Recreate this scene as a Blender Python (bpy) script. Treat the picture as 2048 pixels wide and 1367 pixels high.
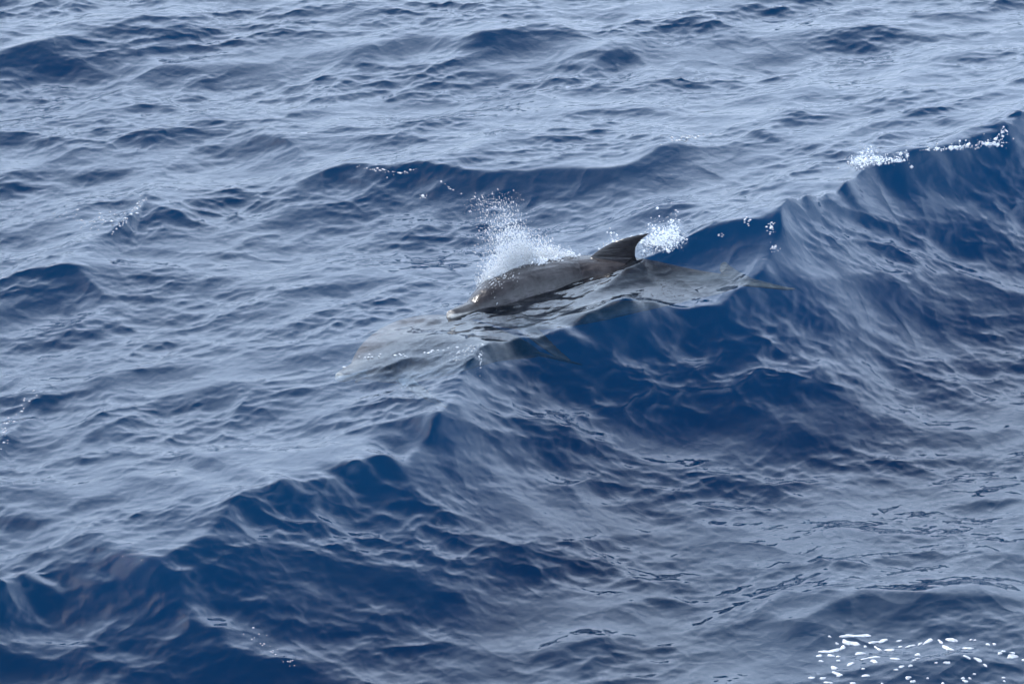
import bpy, math, random
import numpy as np

R = math.radians
for o in list(bpy.data.objects):
    bpy.data.objects.remove(o)
sc = bpy.context.scene
COL = sc.collection

# ------------------------------------------------------------------ camera
DEP = R(25.0)            # the lens looks 25 degrees down from a ship's rail
DIST = 32.0
HALF_W = 3.40            # half of the width seen at DIST
cam_d = bpy.data.cameras.new('camera')
cam = bpy.data.objects.new('camera', cam_d)
COL.objects.link(cam)
CAM = np.array([0.0, -DIST * math.cos(DEP), DIST * math.sin(DEP) + 0.2])
cam.location = CAM.tolist()
cam.rotation_euler = (math.pi / 2 - DEP, 0, 0)
cam_d.sensor_width = 36.0
cam_d.lens = 18.0 * DIST / HALF_W
cam_d.clip_start = 0.5
cam_d.clip_end = 20000
sc.camera = cam
FPX = 1024.0 * DIST / HALF_W


def at(px, py, z=0.0):
    """point of height z seen at pixel (px, py) of the 2048 x 1367 photograph"""
    a, b = (px - 1024.0) / FPX, (683.5 - py) / FPX
    d = np.array([a, math.cos(DEP) + b * math.sin(DEP), -math.sin(DEP) + b * math.cos(DEP)])
    return CAM + d * (z - CAM[2]) / d[2]


# ------------------------------------------------------------------ sky, sun, exposure
SUN_EL, SUN_AZ = 52.0, 308.0      # azimuth clockwise from +Y: left and a little beyond
w = bpy.data.worlds.new('World')
sc.world = w
w.use_nodes = True
nt = w.node_tree
bg = nt.nodes['Background']
sky = nt.nodes.new('ShaderNodeTexSky')
sky.sky_type = 'NISHITA'
sky.sun_disc = False
sky.sun_elevation = R(SUN_EL)
sky.sun_rotation = R(SUN_AZ)
sky.altitude = 0
sky.air_density = 1.0
sky.dust_density = 1.0
sky.ozone_density = 1.5
# a bright broken veil of cloud round the horizon
stc = nt.nodes.new('ShaderNodeTexCoord')
smp = nt.nodes.new('ShaderNodeMapping')
smp.inputs['Scale'].default_value = (1.0, 1.0, 3.0)
nt.links.new(stc.outputs['Generated'], smp.inputs['Vector'])
sn = nt.nodes.new('ShaderNodeTexNoise')
sn.inputs['Scale'].default_value = 3.2
sn.inputs['Detail'].default_value = 5.0
sn.inputs['Roughness'].default_value = 0.55
sn.inputs['Distortion'].default_value = 0.4
nt.links.new(smp.outputs[0], sn.inputs['Vector'])
smr = nt.nodes.new('ShaderNodeMapRange')
smr.inputs[1].default_value = 0.36
smr.inputs[2].default_value = 0.66
smr.inputs[3].default_value = 0.80
smr.inputs[4].default_value = 1.0
nt.links.new(sn.outputs['Fac'], smr.inputs[0])
smx = nt.nodes.new('ShaderNodeMix')
smx.data_type = 'RGBA'
# the veil is thick and bright low over the sea and thins out towards the zenith
sxyz = nt.nodes.new('ShaderNodeSeparateXYZ')
nt.links.new(stc.outputs['Generated'], sxyz.inputs[0])
sel = nt.nodes.new('ShaderNodeMapRange')
sel.interpolation_type = 'SMOOTHSTEP'
sel.inputs[1].default_value = 0.38
sel.inputs[2].default_value = 1.0
sel.inputs[3].default_value = 1.0
sel.inputs[4].default_value = 0.0
nt.links.new(sxyz.outputs[2], sel.inputs[0])
sml = nt.nodes.new('ShaderNodeMath')
sml.operation = 'MULTIPLY'
nt.links.new(smr.outputs[0], sml.inputs[0])
nt.links.new(sel.outputs[0], sml.inputs[1])
nt.links.new(sml.outputs[0], smx.inputs['Factor'])
nt.links.new(sky.outputs[0], smx.inputs['A'])
# brightest a hand or two above the horizon, greyer where it is seen edge-on through the sea air
srp = nt.nodes.new('ShaderNodeMapRange')
srp.interpolation_type = 'SMOOTHSTEP'
srp.inputs[1].default_value = 0.0
srp.inputs[2].default_value = 0.45
srp.inputs[3].default_value = 0.80
srp.inputs[4].default_value = 1.22
nt.links.new(sxyz.outputs[2], srp.inputs[0])
scl = nt.nodes.new('ShaderNodeVectorMath')
scl.operation = 'SCALE'
scl.inputs[0].default_value = (12.9, 16.0, 20.8)
nt.links.new(srp.outputs[0], scl.inputs['Scale'])
nt.links.new(scl.outputs[0], smx.inputs['B'])
nt.links.new(smx.outputs['Result'], bg.inputs['Color'])
bg.inputs['Strength'].default_value = 0.13

sun_d = bpy.data.lights.new('sun', 'SUN')
sun_d.energy = 4.0
sun_d.angle = R(0.53)
sun_d.color = (1.0, 0.96, 0.90)
sun = bpy.data.objects.new('sun', sun_d)
COL.objects.link(sun)
sun.rotation_euler = (R(90 - SUN_EL), 0, R(180 - SUN_AZ))
sun.location = (-20, 14, 40)

sc.view_settings.view_transform = 'Standard'
sc.view_settings.look = 'None'
sc.view_settings.gamma = 1.0
sc.view_settings.use_curve_mapping = False
sc.view_settings.exposure = 0.35

sc.render.engine = 'CYCLES'
cy = sc.cycles
cy.max_bounces = 10
cy.volume_bounces = 1
cy.transparent_max_bounces = 16
cy.transmission_bounces = 6
cy.glossy_bounces = 3
cy.diffuse_bounces = 2
cy.caustics_reflective = False
cy.caustics_refractive = False
cy.sample_clamp_indirect = 6
cy.use_denoising = True
cy.use_adaptive_sampling = False
try:
    cy.denoiser = 'OPENIMAGEDENOISE'
except Exception:
    pass


# ------------------------------------------------------------------ helpers
def tag(o, label, cat, group=None, kind=None):
    o['label'] = label
    o['category'] = cat
    if group:
        o['group'] = group
    if kind:
        o['kind'] = kind
    return o


def smooth(e0, e1, x):
    t = np.clip((x - e0) / (e1 - e0), 0, 1)
    return t * t * (3 - 2 * t)


def new_mesh(name, verts, quads=None, tris=None, shade=True):
    """mesh from numpy arrays, quads (n,4) and tris (m,3)"""
    me = bpy.data.meshes.new(name)
    v = np.ascontiguousarray(verts, dtype=np.float32)
    me.vertices.add(len(v))
    me.vertices.foreach_set('co', v.ravel())
    loops, tot = [], []
    if quads is not None and len(quads):
        loops.append(np.asarray(quads, dtype=np.int32).ravel())
        tot.append(np.full(len(quads), 4, dtype=np.int32))
    if tris is not None and len(tris):
        loops.append(np.asarray(tris, dtype=np.int32).ravel())
        tot.append(np.full(len(tris), 3, dtype=np.int32))
    loops = np.concatenate(loops)
    tot = np.concatenate(tot)
    start = np.concatenate([[0], np.cumsum(tot)[:-1]]).astype(np.int32)
    me.loops.add(len(loops))
    me.loops.foreach_set('vertex_index', loops)
    me.polygons.add(len(tot))
    me.polygons.foreach_set('loop_start', start)
    me.polygons.foreach_set('loop_total', tot)
    if shade:
        me.polygons.foreach_set('use_smooth', np.ones(len(tot), dtype=bool))
    me.update(calc_edges=True)
    me.validate()
    return me


def obj(name, me, mat=None, parent=None):
    o = bpy.data.objects.new(name, me)
    COL.objects.link(o)
    if mat:
        me.materials.append(mat)
    if parent:
        o.parent = parent
    return o


def spline(pts, n=400):
    """dense Catmull-Rom through the points (rows)"""
    p = np.asarray(pts, float)
    p = np.vstack([2 * p[0] - p[1], p, 2 * p[-1] - p[-2]])
    m = len(p) - 3
    t = np.linspace(0, m - 1e-6, n)
    i = t.astype(int)
    f = (t - i)[:, None]
    a, b, c, d = p[i], p[i + 1], p[i + 2], p[i + 3]
    return 0.5 * (2 * b + (c - a) * f + (2 * a - 5 * b + 4 * c - d) * f ** 2 + (3 * b - a - 3 * c + d) * f ** 3)


def mat_new(name):
    m = bpy.data.materials.new(name)
    m.use_nodes = True
    m.node_tree.nodes.clear()
    return m, m.node_tree.nodes, m.node_tree.links


# ------------------------------------------------------------------ materials
def water_material():
    m, N, L = mat_new('sea_water')
    out = N.new('ShaderNodeOutputMaterial')
    tc = N.new('ShaderNodeTexCoord')
    mp = N.new('ShaderNodeMapping')
    mp.inputs['Scale'].default_value = (1.15, 1.0, 0.5)
    mp.inputs['Rotation'].default_value = (0, 0, R(-14))
    L.new(tc.outputs['Object'], mp.inputs['Vector'])
    def ripple(scale, detail, dist, ridged, prev):
        n = N.new('ShaderNodeTexNoise')
        n.inputs['Scale'].default_value = scale
        n.inputs['Detail'].default_value = detail
        n.inputs['Roughness'].default_value = 0.5
        n.inputs['Distortion'].default_value = 0.5
        if ridged:
            n.noise_type = 'RIDGED_MULTIFRACTAL'
            n.inputs['Offset'].default_value = 0.9
            n.inputs['Gain'].default_value = 1.5
        L.new(mp.outputs[0], n.inputs['Vector'])
        b = N.new('ShaderNodeBump')
        b.inputs['Strength'].default_value = 1.0
        b.inputs['Distance'].default_value = dist
        L.new(n.outputs['Fac'], b.inputs['Height'])
        if prev:
            L.new(prev.outputs[0], b.inputs['Normal'])
        return b
    b0 = ripple(2.6, 1.5, 0.0060, True, None)
    b1 = ripple(13.0, 0.6, 0.0040, False, b0)
    fr = N.new('ShaderNodeFresnel')
    fr.inputs['IOR'].default_value = 1.333
    L.new(b1.outputs[0], fr.inputs['Normal'])
    gl = N.new('ShaderNodeBsdfGlossy')
    gl.distribution = 'BECKMANN'
    gl.inputs['Roughness'].default_value = 0.006
    gl.inputs['Color'].default_value = (1, 1, 1, 1)
    L.new(b1.outputs[0], gl.inputs['Normal'])
    tr = N.new('ShaderNodeBsdfTransparent')
    mx = N.new('ShaderNodeMixShader')
    L.new(fr.outputs[0], mx.inputs[0])
    L.new(tr.outputs[0], mx.inputs[1])
    L.new(gl.outputs[0], mx.inputs[2])
    L.new(mx.outputs[0], out.inputs['Surface'])
    vs = N.new('ShaderNodeVolumeScatter')
    vs.inputs['Color'].default_value = (0.03, 0.44, 1.0, 1)
    vs.inputs['Density'].default_value = 0.068
    va = N.new('ShaderNodeVolumeAbsorption')
    va.inputs['Color'].default_value = (0.35, 0.60, 0.74, 1)
    va.inputs['Density'].default_value = 0.8
    ad = N.new('ShaderNodeAddShader')
    L.new(vs.outputs[0], ad.inputs[0])
    L.new(va.outputs[0], ad.inputs[1])
    L.new(ad.outputs[0], out.inputs['Volume'])
    return m


def skin_material(name, ior):
    m, N, L = mat_new(name)
    out = N.new('ShaderNodeOutputMaterial')
    p = N.new('ShaderNodeBsdfPrincipled')
    at_ = N.new('ShaderNodeAttribute')
    at_.attribute_name = 'tone'
    rest = N.new('ShaderNodeAttribute')
    rest.attribute_name = 'rest'
    n = N.new('ShaderNodeTexNoise')
    n.inputs['Scale'].default_value = 13.0
    n.inputs['Detail'].default_value = 6.0
    n.inputs['Roughness'].default_value = 0.7
    L.new(rest.outputs['Vector'], n.inputs['Vector'])
    cr = N.new('ShaderNodeMapRange')
    cr.inputs[1].default_value = 0.3
    cr.inputs[2].default_value = 0.7
    cr.inputs[3].default_value = 0.40
    cr.inputs[4].default_value = 1.55
    L.new(n.outputs['Fac'], cr.inputs[0])
    mul = N.new('ShaderNodeVectorMath')
    mul.operation = 'SCALE'
    L.new(at_.outputs['Color'], mul.inputs[0])
    L.new(cr.outputs[0], mul.inputs['Scale'])
    L.new(mul.outputs[0], p.inputs['Base Color'])
    n2 = N.new('ShaderNodeTexNoise')
    n2.inputs['Scale'].default_value = 26.0
    n2.inputs['Detail'].default_value = 3.0
    mp2 = N.new('ShaderNodeMapping')
    mp2.inputs['Scale'].default_value = (0.35, 1.3, 1.3)
    L.new(rest.outputs['Vector'], mp2.inputs['Vector'])
    L.new(mp2.outputs[0], n2.inputs['Vector'])
    b = N.new('ShaderNodeBump')
    b.inputs['Strength'].default_value = 0.8
    b.inputs['Distance'].default_value = 0.009
    L.new(n2.outputs['Fac'], b.inputs['Height'])
    L.new(b.outputs[0], p.inputs['Normal'])
    rr = N.new('ShaderNodeMapRange')
    rr.inputs[3].default_value = 0.10
    rr.inputs[4].default_value = 0.36
    L.new(n.outputs['Fac'], rr.inputs[0])
    L.new(rr.outputs[0], p.inputs['Roughness'])
    p.inputs['IOR'].default_value = ior
    L.new(p.outputs[0], out.inputs['Surface'])
    return m


def foam_material(name, clear):
    """aerated water: white scattering mixed with clear gaps"""
    m, N, L = mat_new(name)
    out = N.new('ShaderNodeOutputMaterial')
    d = N.new('ShaderNodeBsdfDiffuse')
    d.inputs['Color'].default_value = (0.86, 0.88, 0.90, 1)
    t = N.new('ShaderNodeBsdfTranslucent')
    t.inputs['Color'].default_value = (0.82, 0.87, 0.92, 1)
    g = N.new('ShaderNodeBsdfGlossy')
    g.inputs['Roughness'].default_value = 0.12
    a = N.new('ShaderNodeMixShader')
    a.inputs[0].default_value = 0.4
    L.new(d.outputs[0], a.inputs[1])
    L.new(t.outputs[0], a.inputs[2])
    b = N.new('ShaderNodeMixShader')
    b.inputs[0].default_value = 0.08
    L.new(a.outputs[0], b.inputs[1])
    L.new(g.outputs[0], b.inputs[2])
    tp = N.new('ShaderNodeBsdfTransparent')
    c = N.new('ShaderNodeMixShader')
    tc = N.new('ShaderNodeTexCoord')
    n = N.new('ShaderNodeTexNoise')
    n.inputs['Scale'].default_value = 38.0
    n.inputs['Detail'].default_value = 4.0
    L.new(tc.outputs['Object'], n.inputs['Vector'])
    mr = N.new('ShaderNodeMapRange')
    mr.inputs[1].default_value = 0.38
    mr.inputs[2].default_value = 0.62
    mr.inputs[3].default_value = clear
    mr.inputs[4].default_value = clear * 0.25
    L.new(n.outputs['Fac'], mr.inputs[0])
    L.new(mr.outputs[0], c.inputs[0])
    L.new(b.outputs[0], c.inputs[1])
    L.new(tp.outputs[0], c.inputs[2])
    L.new(c.outputs[0], out.inputs['Surface'])
    return m


def plain_material(name, col, rough):
    m, N, L = mat_new(name)
    out = N.new('ShaderNodeOutputMaterial')
    p = N.new('ShaderNodeBsdfPrincipled')
    p.inputs['Roughness'].default_value = rough
    n = N.new('ShaderNodeTexNoise')
    n.inputs['Scale'].default_value = 60.0
    mx = N.new('ShaderNodeMix')
    mx.data_type = 'RGBA'
    mx.inputs['A'].default_value = (*[c * 0.8 for c in col], 1)
    mx.inputs['B'].default_value = (*[c * 1.2 for c in col], 1)
    L.new(n.outputs['Fac'], mx.inputs['Factor'])
    L.new(mx.outputs['Result'], p.inputs['Base Color'])
    L.new(p.outputs[0], out.inputs['Surface'])
    return m


M_WATER = water_material()
M_SKIN = skin_material('dolphin_skin', 1.38)
M_SKIN_WET = skin_material('dolphin_skin_under_water', 1.04)    # no sheen where water touches it
M_FOAM = foam_material('foam_white', 0.0)
M_RAFT = foam_material('foam_raft', 0.5)
M_SPRAY = foam_material('spray_white', 0.45)
M_EYE = plain_material('eye_dark', (0.012, 0.010, 0.010), 0.08)
M_HOLE = plain_material('blowhole_dark', (0.02, 0.018, 0.018), 0.3)

# ------------------------------------------------------------------ the sea: wave field
rng = np.random.default_rng(11)
TILE, NF = 12.8, 2048
kx = np.fft.fftfreq(NF, TILE / NF) * 2 * math.pi
KX, KY = np.meshgrid(kx, kx, indexing='xy')
KK = np.hypot(KX, KY)
KK[0, 0] = 1e9
# waves run towards the lens and a little to the right
TH = np.arctan2(KY, KX)


def band(lam_hi, lam_lo, slope_rms, dir_deg, spread):
    k0, k1 = 2 * math.pi / lam_hi, 2 * math.pi / lam_lo
    lk = np.log(KK)
    m = smooth(math.log(k0) - 0.25, math.log(k0) + 0.25, lk) * (1 - smooth(math.log(k1) - 0.25, math.log(k1) + 0.25, lk))
    c = np.cos(TH - R(dir_deg))
    dirw = (1 - spread) * np.clip(c, 0, 1) ** 4 + spread * (0.25 + 0.75 * np.abs(c))
    amp = m * dirw * KK ** -2.0
    ph = rng.normal(size=(NF, NF)) + 1j * rng.normal(size=(NF, NF))
    H = amp * ph
    h = np.fft.ifft2(H).real
    sx = np.fft.ifft2(1j * KX * H).real
    sy = np.fft.ifft2(1j * KY * H).real
    sc_ = slope_rms / math.sqrt((sx ** 2).mean() + (sy ** 2).mean())
    dx = np.fft.ifft2(1j * KX / KK * H).real      # pulls the crests together
    dy = np.fft.ifft2(1j * KY / KK * H).real
    return [(a * sc_).astype(np.float32) for a in (h, dx, dy)]


BANDS = [
    # lam_hi, lam_lo, rms slope, direction, spread, chop
    (3.2, 1.1, 0.068, -72, 0.35, 1.2),
    (1.1, 0.40, 0.098, -66, 0.80, 1.4),
    (0.40, 0.14, 0.080, -70, 0.85, 1.7),
    (0.14, 0.045, 0.078, -76, 0.75, 1.4),
]
FIELDS = [band(*b[:5]) for b in BANDS]


def sample(f, x, y):
    gx = (x / TILE % 1.0) * NF
    gy = (y / TILE % 1.0) * NF
    i, j = np.floor(gx).astype(np.int32), np.floor(gy).astype(np.int32)
    fx, fy = (gx - i).astype(np.float32), (gy - j).astype(np.float32)
    i %= NF
    j %= NF
    i1, j1 = (i + 1) % NF, (j + 1) % NF
    return (f[j, i] * (1 - fx) + f[j, i1] * fx) * (1 - fy) + (f[j1, i] * (1 - fx) + f[j1, i1] * fx) * fy


# main crest: pixels of the photograph and the height of the water there
CREST = [(-700, 1420, .22), (-300, 1280, .20), (0, 1190, .22), (60, 1168, .24), (150, 1162, .27), (240, 1150, .31), (310, 1124, .37), (350, 1098, .36),
         (400, 1068, .37), (450, 1025, .39), (480, 992, .41), (520, 975, .40), (560, 955, .42), (620, 950, .41), (700, 935, .41), (800, 890, .42), (880, 840, .43),
         (915, 800, .44), (930, 745, .46), (962, 692, .48), (1010, 678, .46), (1130, 652, .46), (1300, 614, .46), (1440, 598, .48),
         (1520, 560, .52), (1552, 500, .57), (1565, 440, .60), (1600, 418, .58), (1640, 394, .59), (1680, 360, .61),
         (1720, 340, .60), (1790, 324, .60), (1810, 305, .62), (1900, 292, .61), (2000, 270, .61), (2048, 232, .62), (2300, 140, .55), (2700, 20, .45)]
CW = np.array([[*at(a, b, z)[:2], z] for a, b, z in CREST])
U = CW[-3, :2] - CW[2, :2]
U /= np.linalg.norm(U)
V = np.array([U[1], -U[0]])            # downhill side of the wave, right and towards the lens
cd = spline(CW, 1200)
cu, cv, cz = cd[:, :2] @ U, cd[:, :2] @ V, cd[:, 2]
order = np.argsort(cu)
cu, cv, cz = cu[order], cv[order], cz[order]
ku = np.linspace(cu[0], cu[-1], 2400)
cvv, czz = np.interp(ku, cu, cv), np.interp(ku, cu, cz)
g = np.exp(-0.5 * (np.arange(-40, 41) / 4.0) ** 2)
g /= g.sum()
cvv = np.convolve(np.pad(cvv, 40, mode='edge'), g, 'valid')


def wobble(seed, lams, amp):
    g_ = np.random.default_rng(seed)
    return sum(amp * l_ ** .8 * np.sin(ku * 2 * math.pi / l_ * (1 + .2 * g_.normal()) + g_.uniform(0, 6.28)) for l_ in lams)


g = np.exp(-0.5 * (np.arange(-300, 301) / 90.0) ** 2)
g /= g.sum()
cv_soft = np.convolve(np.pad(cvv, 300, mode='edge'), g, 'valid')
WOB_V = wobble(3, (1.3, .83, .47, .29, .17), .035) * (.55 + .45 * np.sin(ku * 1.9))
WOB_Z = wobble(8, (1.1, .63, .35, .2), .045) * (.55 + .45 * np.sin(ku * 2.6 + 1))

# smaller crests: polyline pixels, height above the water round it, front length, back length
RIDGES = [
    ([(520, 380), (620, 352), (700, 335), (760, 342), (830, 338), (880, 345), (1000, 348), (1120, 338), (1240, 328), (1330, 292), (1420, 280)], .13, .34, .9),
    ([(60, 505), (130, 485), (210, 462), (262, 425), (285, 402), (330, 412), (420, 430)], .11, .26, .7),
    ([(-120, 590), (0, 560), (70, 548), (150, 545), (205, 575), (260, 600)], .10, .28, .6),
    ([(-120, 960), (-10, 880), (40, 830), (80, 792), (120, 775)], .09, .16, .5),
    ([(130, 880), (195, 852), (235, 878), (330, 890)], .07, .22, .4),
    ([(440, 290), (515, 276), (590, 290), (650, 305)], .07, .25, .5),
    ([(-100, 120), (60, 95), (200, 60), (330, 20), (470, 15)], .10, .4, .8),
    ([(860, 80), (1000, 68), (1090, 40), (1180, 70)], .09, .3, .6),
    ([(1090, 112), (1180, 118), (1260, 98), (1330, 130)], .07, .22, .4),
    ([(1500, 1225), (1600, 1230), (1690, 1195), (1745, 1176), (1900, 1190), (2100, 1185)], .09, .26, .7),
    ([(1000, 1320), (1130, 1290), (1250, 1262), (1330, 1230)], .05, .2, .6),
    ([(1380, 800), (1470, 775), (1560, 768), (1640, 735), (1700, 720), (1800, 760)], .07, .3, .5),
    ([(1080, 700), (1200, 690), (1310, 640), (1420, 640)], .05, .16, .3),
    ([(1150, 575), (1290, 520), (1370, 489), (1450, 466), (1545, 434), (1600, 436)], .13, .16, .45),
    ([(1560, 600), (1700, 560), (1850, 535), (2048, 560)], .06, .25, .4),
]


def base_height(x, y):
    u = x * U[0] + y * U[1]
    v = x * V[0] + y * V[1]
    soft = np.interp(u, ku, cv_soft)
    ds = v - soft
    # kinks of the crest line die out down the face
    d = (ds - (np.interp(u, ku, cvv) - soft) * np.exp(-np.abs(ds) / .55)) * 0.96
    near = np.exp(-(d / .17) ** 2)          # the lip of the crest is ragged, the face below it is not
    A = np.interp(u, ku, czz) + np.interp(u, ku, WOB_Z) * near
    d = d - np.interp(u, ku, WOB_V) * near
    e = 0.035
    r = np.sqrt(d * d + e * e) - e
    T = np.interp(u, [ku[0], ku[-1]], [.08, .44])      # depth of the trough, deeper to the right
    front = (A + T) * (.45 * np.exp(-r / .45) + .55 * np.exp(-(r / 1.15) ** 2)) - T * np.exp(-(np.maximum(d, 0) / 2.8) ** 2)
    back = A * np.exp(-r / 2.3)
    h = np.where(d > 0, front, back)
    far = np.exp(-(np.maximum(np.hypot(x, y) - 14, 0) / 14.0) ** 2)
    h = h * far
    for pts, a, lf, lb in RW:
        sel = (x > pts[0, 0] - .2) & (x < pts[-1, 0] + .2) & (np.abs(y - pts[:, 1].mean()) < 6)
        if not sel.any():
            continue
        xs, ys = x[sel], y[sel]
        c = np.interp(xs, pts[:, 0], pts[:, 1])
        dd = c - ys
        rr = np.sqrt(dd * dd + 0.03 ** 2) - 0.03
        w_ = smooth(pts[0, 0] - .1, pts[0, 0] + .5, xs) * (1 - smooth(pts[-1, 0] - .5, pts[-1, 0] + .1, xs))
        h[sel] += a * w_ * np.where(dd > 0, np.exp(-rr / lf), np.exp(-rr / lb))
    return h


RW = []
for pts, a, lf, lb in RIDGES:
    z0 = a
    p = np.array([at(px, py, z0)[:2] for px, py in pts])
    # lift the line to the water it rides on
    for _ in range(6):
        zz = base_height(p[:, 0].copy(), p[:, 1].copy()) + a * 0.9
        p = np.array([at(px, py, float(z))[:2] for (px, py), z in zip(pts, zz)])
    q = spline(p, 200)
    q = q[np.argsort(q[:, 0])]
    RW.append((q, a, lf, lb))


def axis(lo, hi, step, grow, far):
    core = np.arange(lo, hi + step, step)
    ext, s, p = [], step, 0.0
    while p < far:
        s *= grow
        p += s
        ext.append(p)
    ext = np.array(ext)
    return np.concatenate([(lo - ext)[::-1], core, core[-1] + ext])


def face(x, y):
    """weights of the steep front of the big wave and of the smoother trough before it"""
    d = x * V[0] + y * V[1] - np.interp(x * U[0] + y * U[1], ku, cvv)
    return smooth(.02, .25, d) * (1 - smooth(.9, 1.8, d)), smooth(1.2, 2.3, d) * (1 - smooth(4.5, 6.5, d))


def calm(x, y):
    """water smoothed by the animals' bodies"""
    c = at(1150, 590, .4)
    return np.exp(-(((x - c[0]) / 1.1) ** 2 + ((y - c[1]) / 0.7) ** 2))


def sea_surface(x, y, spacing):
    h = base_height(x, y)
    ox, oy = np.zeros_like(h), np.zeros_like(h)
    cm = calm(x, y)
    fc, tr = face(x, y)
    gust = sample(FIELDS[0][0], x * 1.7 + 3.1, y * 1.7 + 5.7)
    gust = 1.0 + 0.75 * np.clip(gust / (FIELDS[0][0].std() * 1.4), -1, 1)
    for (b, f) in zip(BANDS, FIELDS):
        wgt = 1 - smooth(b[1] * 0.22, b[0] * 0.35, spacing)
        if b[0] > 0.5:
            wgt = wgt * (1 - 0.75 * cm) * (1 + .15 * fc - .35 * tr)
        else:
            wgt = wgt * (1 - 0.2 * cm) * (gust + .2 * fc) * (1 - .38 * tr)
        h = h + wgt * sample(f[0], x, y)
        ox = ox + wgt * b[5] * sample(f[1], x, y)
        oy = oy + wgt * b[5] * sample(f[2], x, y)
    return x + ox, y + oy, h


gx = axis(-4.4, 4.4, 0.0105, 1.12, 2500)
gy = axis(-5.4, 7.6, 0.0150, 1.12, 2500)
X, Y = np.meshgrid(gx, gy)
SX, SY = np.meshgrid(np.gradient(gx), np.gradient(gy))
nx, ny = len(gx), len(gy)
wx, wy, wz = sea_surface(X.ravel(), Y.ravel(), np.maximum(SX, SY).ravel())
verts = np.stack([wx, wy, wz], 1)
idx = np.arange(nx * ny).reshape(ny, nx)
quads = np.stack([idx[:-1, :-1], idx[:-1, 1:], idx[1:, 1:], idx[1:, :-1]], -1).reshape(-1, 4)
# skirt and floor close the body of water
rim = np.concatenate([idx[0, :], idx[1:, -1], idx[-1, -2::-1], idx[-2:0:-1, 0]])
low = verts[rim].copy()
low[:, 2] = -60.0
b0 = len(verts)
li = b0 + np.arange(len(rim))
skirt = np.stack([rim, li, np.roll(li, -1), np.roll(rim, -1)], 1)
cen = np.array([[0, 0, -60.0]])
floor_t = np.stack([np.full(len(rim), b0 + len(rim)), np.roll(li, -1), li], 1)
verts = np.vstack([verts, low, cen])
me = new_mesh('sea', verts, np.vstack([quads, skirt]), floor_t)
sea = obj('water', me, M_WATER)
sea['kind'] = 'structure'
sea['label'] = 'deep blue open sea with steep wave'
sea['category'] = 'sea'


def water_z(x, y):
    """height of the built water near (x, y)"""
    a, b, c = sea_surface(np.array([x], float), np.array([y], float), np.array([0.01]))
    return float(c[0])


# ------------------------------------------------------------------ dolphins
LEN = 2.25
PROFILE = np.array([  # x from beak tip, top, bottom, half width
    (0.000, .012, -.018, .015), (0.010, .024, -.032, .031), (0.05, .032, -.042, .041), (0.10, .037, -.048, .047), (0.150, .042, -.054, .053),
    (0.185, .049, -.059, .059), (0.205, .066, -.063, .068), (0.23, .084, -.069, .080), (0.28, .114, -.088, .101),
    (0.35, .145, -.114, .127), (0.46, .176, -.148, .156), (0.62, .202, -.182, .180), (0.80, .214, -.202, .194),
    (1.00, .212, -.202, .190), (1.20, .194, -.188, .172), (1.45, .152, -.148, .130), (1.70, .104, -.098, .080),
    (1.90, .070, -.064, .044), (2.05, .046, -.042, .028), (2.14, .026, -.026, .020), (2.19, .010, -.010, .010)])


def loft(rings, cap=True):
    n, k = rings.shape[0], rings.shape[1]
    v = rings.reshape(-1, 3)
    i = np.arange(n * k).reshape(n, k)
    q = np.stack([i[:-1], np.roll(i[:-1], -1, 1), np.roll(i[1:], -1, 1), i[1:]], -1).reshape(-1, 4)
    v = np.vstack([v, rings[0].mean(0), rings[-1].mean(0)])
    t0 = np.stack([np.full(k, n * k), np.roll(i[0], -1), i[0]], 1)
    t1 = np.stack([np.full(k, n * k + 1), i[-1], np.roll(i[-1], -1)], 1)
    return v, q, np.vstack([t0, t1])


def fin(stations, span_dir, chord_dir, thick_dir):
    """stations: (span, lead, trail, thickness, lift)"""
    st = spline(stations, 26)
    a = np.linspace(0, 2 * math.pi, 20, endpoint=False)
    s = (1 - np.cos(a)) / 2
    rings = []
    for sp, le, tr, th, lift in st:
        c = le + (tr - le) * s
        prof = np.sqrt(np.clip(s, 0, 1)) * (1 - s) * 1.9 + 0.12 * (1 - s) * s
        t = np.sign(np.sin(a)) * th * (prof + 0.25 * np.sqrt(np.clip(s * (1 - s), 0, 1)))
        rings.append(np.outer(np.full(20, sp), span_dir) + np.outer(c, chord_dir) + np.outer(t + lift, thick_dir))
    return loft(np.array(rings))


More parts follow.
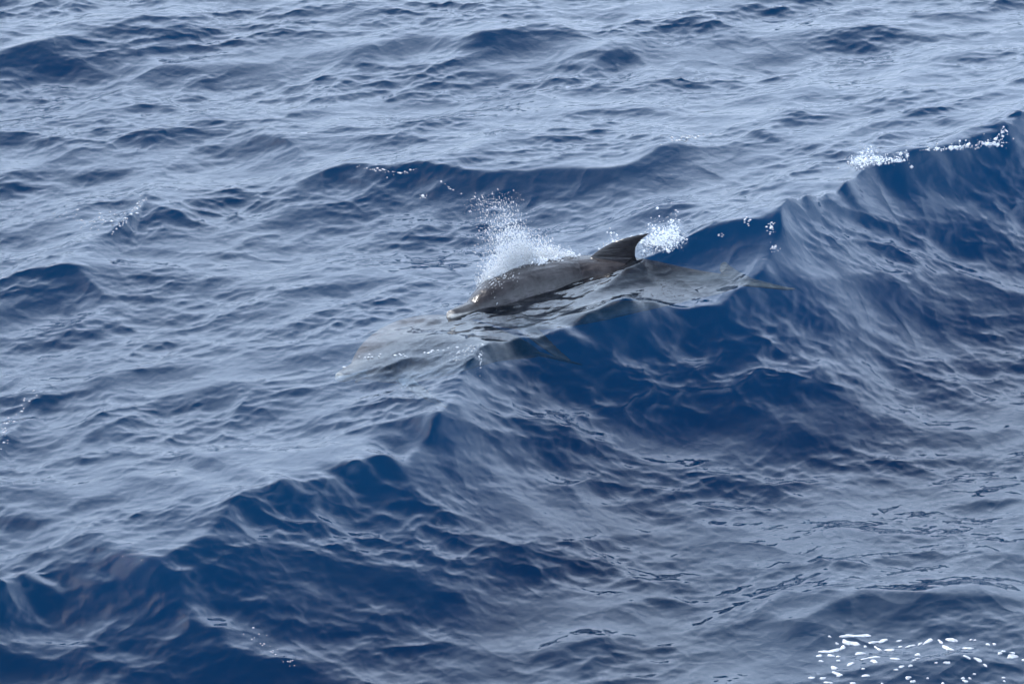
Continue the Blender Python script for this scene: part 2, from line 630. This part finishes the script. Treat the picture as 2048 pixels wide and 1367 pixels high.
def dolphin_rest():
    parts = []
    p = spline(PROFILE, 110)
    a = np.linspace(0, 2 * math.pi, 40, endpoint=False)
    rings = []
    for x, t, b, wd in p:
        mid, hh = (t + b) / 2, (t - b) / 2
        ca, sa = np.cos(a), np.sin(a)
        rings.append(np.stack([np.full(40, x), wd * np.sign(ca) * np.abs(ca) ** 0.94, mid + hh * np.sign(sa) * np.abs(sa) ** 0.94], 1))
    parts.append(loft(np.array(rings)))
    ex, ey, ez = np.eye(3)
    # dorsal fin, swept back to a hooked tip
    parts.append(fin([(st[0] * .97, st[1] - .03, st[2] - .055, st[3], 0) for st in
                      [(.140, 1.08, 1.435, .022), (.180, 1.12, 1.415, .021), (.220, 1.17, 1.408, .018), (.262, 1.235, 1.414, .014),
                       (.300, 1.300, 1.432, .011), (.328, 1.365, 1.456, .009), (.343, 1.420, 1.474, .006)]], ez, ex, ey))
    for s in (-1, 1):   # flukes
        parts.append(fin([(0.0, 2.02, 2.20, .020, 0), (.05, 2.035, 2.215, .018, 0), (.12, 2.085, 2.232, .014, 0), (.20, 2.155, 2.258, .011, 0),
                          (.26, 2.225, 2.288, .008, 0), (.285, 2.275, 2.302, .005, 0)], ey * s, ex, ez))
        parts.append(fin([(.08, .46, .62, .024, -.10), (.16, .49, .645, .021, -.145), (.22, .54, .68, .017, -.19), (.28, .61, .715, .012, -.235),
                          (.33, .69, .75, .009, -.27), (.35, .735, .765, .005, -.285)], ey * s, ex, ez))
    vs, qs, ts, n = [], [], [], 0
    for v, q, t in parts:
        vs.append(v)
        qs.append(q + n)
        ts.append(t + n)
        n += len(v)
    me0 = new_mesh('rest', np.vstack(vs), np.vstack(qs), np.vstack(ts))
    o = bpy.data.objects.new('rest', me0)
    COL.objects.link(o)
    md = o.modifiers.new('r', 'REMESH')
    md.mode = 'VOXEL'
    md.voxel_size = 0.0065
    dg = bpy.context.evaluated_depsgraph_get()
    me1 = bpy.data.meshes.new_from_object(o.evaluated_get(dg))
    bpy.data.objects.remove(o)
    n = len(me1.vertices)
    v = np.empty(n * 3, np.float32)
    me1.vertices.foreach_get('co', v)
    v = v.reshape(-1, 3).astype(float)
    f = np.empty(len(me1.loops), np.int32)
    me1.loops.foreach_get('vertex_index', f)
    f = f.reshape(-1, 4)
    e = np.vstack([f[:, [0, 1]], f[:, [1, 2]], f[:, [2, 3]], f[:, [3, 0]]])
    deg = np.bincount(e[:, 0], minlength=n) + np.bincount(e[:, 1], minlength=n)
    for lam in (.5, -.52, .5, -.52, .5, -.52, .5, -.5):     # Taubin smoothing
        acc = np.zeros_like(v)
        for k in range(3):
            acc[:, k] = np.bincount(e[:, 0], v[e[:, 1], k], n) + np.bincount(e[:, 1], v[e[:, 0], k], n)
        v += lam * (acc / deg[:, None] - v)
    bpy.data.meshes.remove(me1)
    return v, f


REST_V, REST_F = dolphin_rest()


def skin_tone(v, light):
    x, y, z = v[:, 0], v[:, 1], v[:, 2]
    top = np.interp(x, PROFILE[:, 0], PROFILE[:, 1])
    bot = np.interp(x, PROFILE[:, 0], PROFILE[:, 2])
    t = (z - bot) / np.maximum(top - bot, 1e-3)
    wob = 0.05 * np.sin(x * 9 + y * 7) + 0.04 * np.sin(x * 23 + z * 17)
    cape = np.array([.024, .022, .024])
    flank = np.array([.080, .074, .079])
    belly = np.array([.36, .34, .33])
    col = np.empty((len(v), 3))
    a = smooth(.52, .84, t + wob)[:, None]
    col[:] = flank * (1 - a) + cape * a
    b = (1 - smooth(.10, .34, t + wob))[:, None]
    col = col * (1 - b) + belly * b
    # tail stock and fins go dark
    d = smooth(1.5, 1.95, x)[:, None]
    col = col * (1 - d) + np.array([.075, .064, .054]) * d
    fn = np.where((x > 1.0) & (x < 1.5), smooth(.0, .03, z - top), 0)[:, None]
    col = col * (1 - fn) + np.array([.024, .022, .023]) * fn
    pf = ((np.abs(y) > np.interp(x, PROFILE[:, 0], PROFILE[:, 3]) + .01) & (x < 1.0))[:, None]
    col = np.where(pf, np.array([.07, .066, .07]), col)
    # beak: dark upper patch, pale lip and tip
    bk = (1 - smooth(.18, .22, x))
    dark = bk * smooth(.010, .020, z) * smooth(.025, .055, x)
    pale = bk * (1 - smooth(.006, .018, z))
    col = col * (1 - pale[:, None]) + np.array([.40, .37, .33]) * pale[:, None]
    tip = .3 * (1 - smooth(.008, .03, x))
    col = col * (1 - tip[:, None]) + np.array([.52, .48, .42]) * tip[:, None]
    col = col * (1 - dark[:, None]) + np.array([.030, .028, .028]) * dark[:, None]
    mouth = (x > .02) & (x < .32) & (np.abs(z - (-.008 - .10 * np.maximum(x - .19, 0))) < .0045)
    col[mouth] *= .35
    # eye stripe
    es = np.exp(-((x - .37) / .065) ** 2 - ((z - .005) / .022) ** 2)[:, None]
    col *= 1 - .72 * es
    es = np.exp(-((x - .68) / .06) ** 2 - ((z + .02) / .03) ** 2)[:, None]
    col *= 1 - .5 * es
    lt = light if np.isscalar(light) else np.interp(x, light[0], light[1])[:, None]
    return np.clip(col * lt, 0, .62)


def pose(v, path, roll):
    d = spline(path, 600)
    s = np.concatenate([[0], np.cumsum(np.linalg.norm(np.diff(d, axis=0), axis=1))])
    k = s[-1] / 2.2
    T = np.gradient(d, axis=0)
    T /= np.linalg.norm(T, axis=1)[:, None]
    up = np.array([0, 0, 1.0]) - T * T[:, 2:3]
    up /= np.linalg.norm(up, axis=1)[:, None]
    S = np.cross(up, T)
    x = np.clip(v[:, 0] * k, 0, s[-1])
    P = np.stack([np.interp(x, s, d[:, i]) for i in range(3)], 1)
    Tx = np.stack([np.interp(x, s, T[:, i]) for i in range(3)], 1)
    Ux = np.stack([np.interp(x, s, up[:, i]) for i in range(3)], 1)
    Sx = np.stack([np.interp(x, s, S[:, i]) for i in range(3)], 1)
    rr = np.interp(v[:, 0], [r[0] for r in roll], [R(r[1]) for r in roll])[:, None]
    U2 = Ux * np.cos(rr) + Sx * np.sin(rr)
    S2 = Sx * np.cos(rr) - Ux * np.sin(rr)
    over = (v[:, 0] * k - x)[:, None]
    return P + Tx * over + U2 * v[:, 2:3] * k + S2 * v[:, 1:2] * k


def ellipsoid(c, r, n=10):
    th = np.linspace(0.15, math.pi - 0.15, n)
    a = np.linspace(0, 2 * math.pi, 2 * n, endpoint=False)
    rings = np.array([[[c[0] + r[0] * math.sin(t) * math.cos(b), c[1] + r[1] * math.sin(t) * math.sin(b), c[2] - r[2] * math.cos(t)] for b in a] for t in th])
    return loft(rings)


def dolphin(name, path, roll, light, label, skin=M_SKIN):
    root = bpy.data.objects.new(name, None)
    COL.objects.link(root)
    base = np.asarray(path, float).mean(0)
    root.location = base.tolist()
    tag(root, label, 'dolphin', 'dolphins riding the wave')
    me = new_mesh('body', pose(REST_V, path, roll) - base, REST_F)
    col = np.ones((len(REST_V), 4), np.float32)
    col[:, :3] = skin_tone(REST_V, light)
    at_ = me.attributes.new('tone', 'FLOAT_COLOR', 'POINT')
    at_.data.foreach_set('color', col.ravel())
    rs = me.attributes.new('rest', 'FLOAT_VECTOR', 'POINT')
    rs.data.foreach_set('vector', REST_V.astype(np.float32).ravel())
    obj('body', me, skin, root)
    for s in (-1, 1):
        v, q, t = ellipsoid((.36, s * .1275, -.002), (.013, .009, .009))
        obj('eye', new_mesh('eye', pose(v, path, roll) - base, q, t), M_EYE, root)
    v, q, t = ellipsoid((.385, 0, .1555), (.008, .022, .0045))
    obj('blowhole', new_mesh('blowhole', pose(v, path, roll) - base, q, t), M_HOLE, root)
    return root




def swim(pts):
    """pixels of the axis and its height over the water -> points in the sea"""
    out = []
    for px, py, off in pts:
        z = .4
        for _ in range(8):
            p = at(px, py, z)
            z = 0.5 * z + 0.5 * (float(base_height(np.array([p[0]]), np.array([p[1]]))[0]) + off)
        out.append(at(px, py, z))
    return out


PATH1 = swim([(898, 630, .015), (965, 614, -.02), (1050, 597, -.08), (1150, 582, -.13), (1262, 571, -.20), (1380, 570, -.36), (1448, 567, -.45), (1500, 555, -.50)])
dolphin('dolphin', PATH1, [(0, 0), (2.3, 0)], 1.0,
        'grey dolphin breaking the surface with beak and curved dorsal fin out of the water')
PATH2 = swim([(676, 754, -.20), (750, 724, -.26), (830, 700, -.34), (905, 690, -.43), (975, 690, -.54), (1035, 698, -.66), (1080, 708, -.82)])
dolphin('dolphin', PATH2, [(0, 0), (2.3, 0)], ((0, .2, .9, 1.5, 2.2), (1.8, 3.4, 3.0, .7, .35)),  # skin darkened towards the tail, painting its fade into deep water
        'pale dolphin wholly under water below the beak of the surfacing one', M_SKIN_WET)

# ------------------------------------------------------------------ spray, foam and flecks
rnd = np.random.default_rng(5)


def on_sea(px, py):
    """parameters q of the sea surface whose points show at the given pixels"""
    px, py = np.atleast_1d(np.asarray(px, float)), np.atleast_1d(np.asarray(py, float))
    q = np.array([at(a, b, .2)[:2] for a, b in zip(px, py)])
    sp = np.full(len(q), .01)
    for _ in range(14):
        x, y, z = sea_surface(q[:, 0].copy(), q[:, 1].copy(), sp)
        t = np.array([at(a, b, c)[:2] for a, b, c in zip(px, py, z)])
        q += 0.6 * (t - np.stack([x, y], 1))
    return q


def sea_pts(q):
    return np.stack(sea_surface(q[:, 0].copy(), q[:, 1].copy(), np.full(len(q), .01)), 1)


OCT = (np.array([(1, 0, 0), (-1, 0, 0), (0, 1, 0), (0, -1, 0), (0, 0, 1), (0, 0, -1)], float),
       np.array([(0, 2, 4), (2, 1, 4), (1, 3, 4), (3, 0, 4), (2, 0, 5), (1, 2, 5), (3, 1, 5), (0, 3, 5)]))


def drops_mesh(name, c, r, axis_=None, stretch=None):
    """many small drops as one mesh: centres, radii, axis and stretch of each"""
    v, f = OCT
    n = len(c)
    P = v[None] * r[:, None, None]
    if axis_ is not None:
        a = axis_ / np.linalg.norm(axis_, axis=1)[:, None]
        along = (P * a[:, None, :]).sum(-1, keepdims=True)
        P = P + a[:, None, :] * along * (stretch - 1)[:, None, None]
    P = P + c[:, None, :]
    F = f[None] + (np.arange(n) * 6)[:, None, None]
    return new_mesh(name, P.reshape(-1, 3), None, F.reshape(-1, 3))


def clump(name, c, r, voxel, mat, label, cat):
    """merge overlapping blobs into one lumpy surface of aerated water"""
    me0 = drops_mesh(name, c, r)
    o = bpy.data.objects.new(name, me0)
    COL.objects.link(o)
    md = o.modifiers.new('r', 'REMESH')
    md.mode = 'VOXEL'
    md.voxel_size = voxel
    md.use_smooth_shade = True
    dg = bpy.context.evaluated_depsgraph_get()
    me1 = bpy.data.meshes.new_from_object(o.evaluated_get(dg))
    o.modifiers.clear()
    o.data = me1
    me1.materials.clear()
    me1.materials.append(mat)
    return tag(o, label, cat, kind='stuff')


def on_back(x, y, lift):
    """points on the surfacing dolphin's back: rest x and sideways y"""
    top = np.interp(x, PROFILE[:, 0], PROFILE[:, 1])
    bot = np.interp(x, PROFILE[:, 0], PROFILE[:, 2])
    wd = np.interp(x, PROFILE[:, 0], PROFILE[:, 3])
    z = (top + bot) / 2 + (top - bot) / 2 * np.sqrt(np.clip(1 - (y / wd) ** 2, 0, 1)) + lift
    return pose(np.stack([x, y, z], 1), PATH1, [(0, 0), (2.3, 0)])


# white water sliding off the back, thickest on its far side
n = 4200
x = rnd.uniform(.40, 1.06, n)
y = rnd.normal(.060, .030, n) + .02 * np.sin(x * 14) + .012 * np.sin(x * 41)
y = np.clip(y, -.02, .15)
c = on_back(x, y, rnd.exponential(.008, n))
r = rnd.lognormal(math.log(.0026), .5, n) * (0.7 + 0.7 * np.exp(-((x - .74) / .18) ** 2))
clump('white_water', c, r, .0026, M_SPRAY, 'white water streaming over the back of the surfacing dolphin', 'foam')

# thin white streaks: running water and the wet highlights painted on the forehead
n = 260
x0 = rnd.uniform(.27, .52, n)
lane = rnd.integers(0, 9, n)
y0 = -.095 + .022 * lane + .10 * (x0 - .3) * rnd.uniform(.6, 1.0, n) + rnd.normal(0, .003, n)
c = on_back(x0, y0, rnd.uniform(0, .002, n))
fw = on_back(x0 + .01, y0 + .002, 0 * x0) - on_back(x0, y0, 0 * x0)
o = obj('running_water_glints', drops_mesh('running_water_glints', c, rnd.lognormal(math.log(.0014), .4, n), fw, rnd.uniform(2, 8, n)), M_FOAM)
tag(o, 'white streaks of running water and painted wet glints on the forehead of the surfacing dolphin', 'water', kind='stuff')

# the fan of spray thrown up beyond the head
n = 32000
t = rnd.beta(1.5, 1.7, n)
jet = rnd.integers(0, 26, n)   # jets of drops that left the skin together
jt = rnd.uniform(0, 1, 26)
jl = rnd.normal(0, .22, 26)
t = np.where(rnd.random(n) < .6, np.clip(jt[jet] + rnd.normal(0, .018, n), 0, 1), t)
x = .36 + .64 * t
b0_ = on_back(x, rnd.uniform(.03, .13, n), 0 * x)
h = rnd.exponential(1.0, n) * (.020 + .125 * np.exp(-((t - .45) / .24) ** 2)) * (.5 + rnd.random(26)[jet])
h = np.minimum(h, .42 + .05 * rnd.random(n))
lean = -.30 + jl[jet] * .7 + rnd.normal(0, .10, n) - .35 * (t - .4) - 1.1 * h * (t - .2)
dirv = np.stack([lean, rnd.normal(.12, .12, n), np.ones(n)], 1)
c = b0_ + dirv * h[:, None] + rnd.normal(0, .004, (n, 3))
r = rnd.lognormal(math.log(.0009), .75, n) * np.clip(1.3 - h * 1.5, .6, 1.3)
r = np.minimum(r, .0034)
spray = obj('spray', drops_mesh('spray', c, r, dirv, rnd.uniform(1.0, 3.5, n)), M_FOAM)
tag(spray, 'fan of fine white spray thrown up behind the head of the surfacing dolphin', 'spray', kind='stuff')


def splash(name, spots, seed, label, up, scale=1.0):
    """spots: (px, py, half width px, half height px, blobs): broken water standing on the surface"""
    g_ = np.random.default_rng(seed)
    C, Rr = [], []
    for px, py, hw, hh, k in spots:
        k = k * 9
        a = g_.normal(0, .5, k) * hw
        b = g_.normal(0, .5, k) * hh
        P = sea_pts(on_sea(px + a, py + b))
        P[:, 2] += g_.exponential(up, k) * np.exp(-(a / hw) ** 2)
        C.append(P)
        Rr.append(g_.lognormal(math.log(.0023 * scale), .65, k))
    return clump(name, np.vstack(C), np.concatenate(Rr), .0025, M_SPRAY, label, 'foam')


splash('splash', [(1315, 490, 40, 16, 240), (1345, 478, 22, 14, 130), (1225, 500, 22, 12, 60)], 3,
       'ragged white splash rising behind the dorsal fin', .045, 1.1)
splash('breaking_foam', [(1732, 324, 34, 9, 120), (1716, 330, 16, 8, 30), (1760, 327, 30, 5, 50), (1795, 323, 26, 4, 40), (1812, 312, 8, 6, 12)], 7,
       'wide white foam breaking on the high crest of the wave', .030)
splash('breaking_foam', [(1912, 297, 18, 3, 26), (1986, 290, 26, 4, 44), (1870, 300, 24, 3, 16), (1940, 294, 40, 3, 20), (2004, 282, 14, 5, 14)], 8,
       'small white foam tufts on the crest near the right edge', .012)


def patch_mesh(name, spots, seed, lift):
    """flat rafts of foam lying on the water: (px, py, half width px, half height px, angle)"""
    g_ = np.random.default_rng(seed)
    V_, F_, k0, m = [], [], 0, 18
    s_px = HALF_W / 1024.0
    q0 = on_sea([p[0] for p in spots], [p[1] for p in spots])
    for (px, py, hw, hh, ang), q in zip(spots, q0):
        a = np.linspace(0, 2 * math.pi, m, endpoint=False)
        ph = g_.uniform(0, 6.28, 3)
        rad = 1 + .22 * np.sin(2 * a + ph[0]) + .16 * np.sin(3 * a + ph[1]) + .10 * np.sin(5 * a + ph[2])
        for ring, (fr, up) in enumerate(((1.0, -.001), (.9, lift), (.5, lift * 1.5))):
            ex_, ey_ = hw * .78 * rad * fr * np.cos(a), hh * .62 * rad * fr * np.sin(a)
            ca, sa = math.cos(R(ang)), math.sin(R(ang))
            dx = (ex_ * ca - ey_ * sa) * s_px
            dy = (ex_ * sa + ey_ * ca) * s_px / math.sin(DEP)
            P = sea_pts(np.stack([q[0] + dx, q[1] + dy], 1))
            P[:, 2] += up
            V_.append(P)
        P = sea_pts(q[None])
        P[:, 2] += lift * 1.6
        V_.append(P)
        i = k0 + np.arange(m)
        for ring in range(2):
            b_ = i + ring * m
            F_.append(np.stack([b_, np.roll(b_, -1), np.roll(b_, -1) + m], 1))
            F_.append(np.stack([b_, np.roll(b_, -1) + m, b_ + m], 1))
        b_ = i + 2 * m
        F_.append(np.stack([b_, np.roll(b_, -1), np.full(m, k0 + 3 * m)], 1))
        k0 += 3 * m + 1
    return new_mesh(name, np.vstack(V_), None, np.vstack(F_))


def zp(x, y, w_, h_, a=0):     # a spot read off an enlargement of the lower right corner
    k = 498 / 2048.0
    return (1550 + x * k, 1200 + y * k, w_ * k, h_ * k, a)


SPOTS = [zp(*p) for p in [
    (600, 293, 75, 11), (720, 292, 80, 11), (585, 345, 45, 16, -25), (640, 352, 75, 14, -5), (555, 388, 28, 16, 35), (480, 415, 60, 13, 12), (410, 423, 45, 11),
    (365, 456, 28, 9), (458, 454, 30, 10), (520, 462, 18, 7), (450, 298, 14, 6), (510, 356, 16, 8), (378, 499, 18, 8), (522, 496, 16, 6), (700, 436, 40, 15),
    (820, 345, 60, 8, 3), (890, 332, 48, 12, 8), (1020, 334, 26, 6), (742, 380, 18, 6), (845, 398, 28, 11, -25), (945, 408, 40, 12), (1030, 382, 20, 6),
    (1110, 376, 45, 7, 8), (1190, 358, 25, 8, 15), (1260, 336, 60, 13, 16), (1360, 340, 26, 9, -20), (1455, 327, 52, 13), (1410, 388, 50, 16, -15), (1440, 404, 30, 10),
    (1590, 394, 60, 8, -6), (1610, 325, 14, 5), (1645, 328, 12, 4), (1750, 362, 20, 9), (1803, 360, 18, 7), (1850, 436, 28, 9), (1875, 418, 22, 8), (1950, 462, 38, 20),
    (1955, 432, 20, 6), (1172, 446, 30, 12, 8), (1145, 492, 18, 6), (1172, 478, 20, 5), (790, 470, 80, 12, 6), (812, 500, 36, 24, -20), (985, 480, 42, 15, -12),
    (620, 522, 42, 13, 18), (485, 555, 36, 16, -20), (505, 600, 45, 14, -28), (530, 616, 30, 10), (1040, 545, 30, 9), (1115, 537, 26, 9), (1415, 512, 32, 9),
    (1580, 466, 36, 10, -15), (1670, 488, 38, 14, -22), (1730, 534, 22, 7, -20), (750, 618, 40, 9, -8), (722, 562, 16, 5), (300, 636, 36, 7, -4), (392, 640, 34, 8),
    (440, 676, 40, 7, -10), (640, 682, 28, 7), (1095, 636, 28, 10), (1135, 667, 24, 9), (1565, 664, 20, 8), (1545, 640, 22, 5, 12), (1603, 642, 14, 5), (1880, 636, 14, 5),
    (1885, 664, 12, 5), (2040, 490, 14, 6), (1380, 682, 16, 5), (995, 570, 24, 4), (1325, 513, 14, 4), (880, 684, 16, 4), (1640, 606, 12, 4), (1255, 640, 12, 4)]]
foam = obj('foam_raft', patch_mesh('foam_raft', SPOTS, 4, .004), M_RAFT)
tag(foam, 'scattered white foam patches floating on the water near the lower right corner', 'foam', kind='stuff')


def bubbles(spots, seed, label, size=.0030, name='foam_glint_flecks'):
    """specks of foam and drops, some set as sun glints: (px, py, half width px, half height px, angle, count)"""
    g_ = np.random.default_rng(seed)
    A, B = [], []
    for px, py, hw, hh, ang, k in spots:
        a, b = g_.normal(0, .55, k) * hw, g_.normal(0, .55, k) * hh
        ca, sa = math.cos(R(ang)), math.sin(R(ang))
        A.append(px + a * ca + b * sa)
        B.append(py - a * sa + b * ca)
    P = sea_pts(on_sea(np.concatenate(A), np.concatenate(B)))
    r_ = g_.lognormal(math.log(size), .4, len(P))
    P[:, 2] += r_ * .3
    ax_ = np.tile(np.array([[1.0, .15, 0]]), (len(P), 1))
    o = obj(name, drops_mesh(name, P, r_, ax_, g_.uniform(1.0, 2.4, len(P))), M_FOAM)
    return tag(o, label, 'foam', kind='stuff')


bubbles([(740, 712, 22, 4, 0, 9), (800, 710, 20, 4, 0, 8), (860, 704, 30, 4, 10, 8), (900, 698, 20, 3, 10, 5), (690, 735, 6, 2, 0, 2)], 21,
        'row of white flecks on the water over the pale submerged dolphin', .0045)
bubbles([(258, 430, 40, 7, 48, 60), (200, 440, 55, 18, 20, 34), (140, 430, 40, 20, 0, 12)], 22,
        'bright bubbles on the small curling crest near the left edge')
bubbles([(760, 340, 36, 3, -8, 34), (815, 343, 20, 3, 15, 20), (846, 392, 7, 6, 0, 14), (895, 372, 22, 3, -35, 10)], 23,  # white specks put where the sun sparkles on this crest
        'white specks standing in for sun glints along the low crest above the spray')
bubbles([(930, 702, 26, 8, 20, 34), (962, 720, 4, 20, 0, 22), (912, 718, 8, 5, 0, 8)], 24,  # sun glints of the peak, made as white specks
        'white specks standing in for sun glints on the peak of the wave below the beak')
bubbles([(1542, 452, 7, 14, 0, 30), (1548, 496, 8, 9, 0, 24), (1500, 442, 16, 6, 20, 14), (1440, 470, 10, 3, 20, 6)], 25,  # white specks added as the sun glints of this peak
        'white specks standing in for sun glints on the sharp peak right of the tail')
bubbles([(8, 860, 10, 22, 0, 24), (45, 815, 30, 10, 50, 16)], 26, 'white specks standing in for sun glints on the crest cut by the left edge')  # sun sparkle set as white specks
bubbles([(530, 1290, 40, 14, -40, 16), (575, 1322, 20, 8, -20, 8)], 27, 'few white specks standing in for sun glints at the foot of the wave, lower left', .0026)  # a line of sun glints, built from white specks
bubbles([(1370, 276, 40, 5, 8, 40)], 28, 'faint foam specks on the ripple crest above the dorsal fin', .0032)
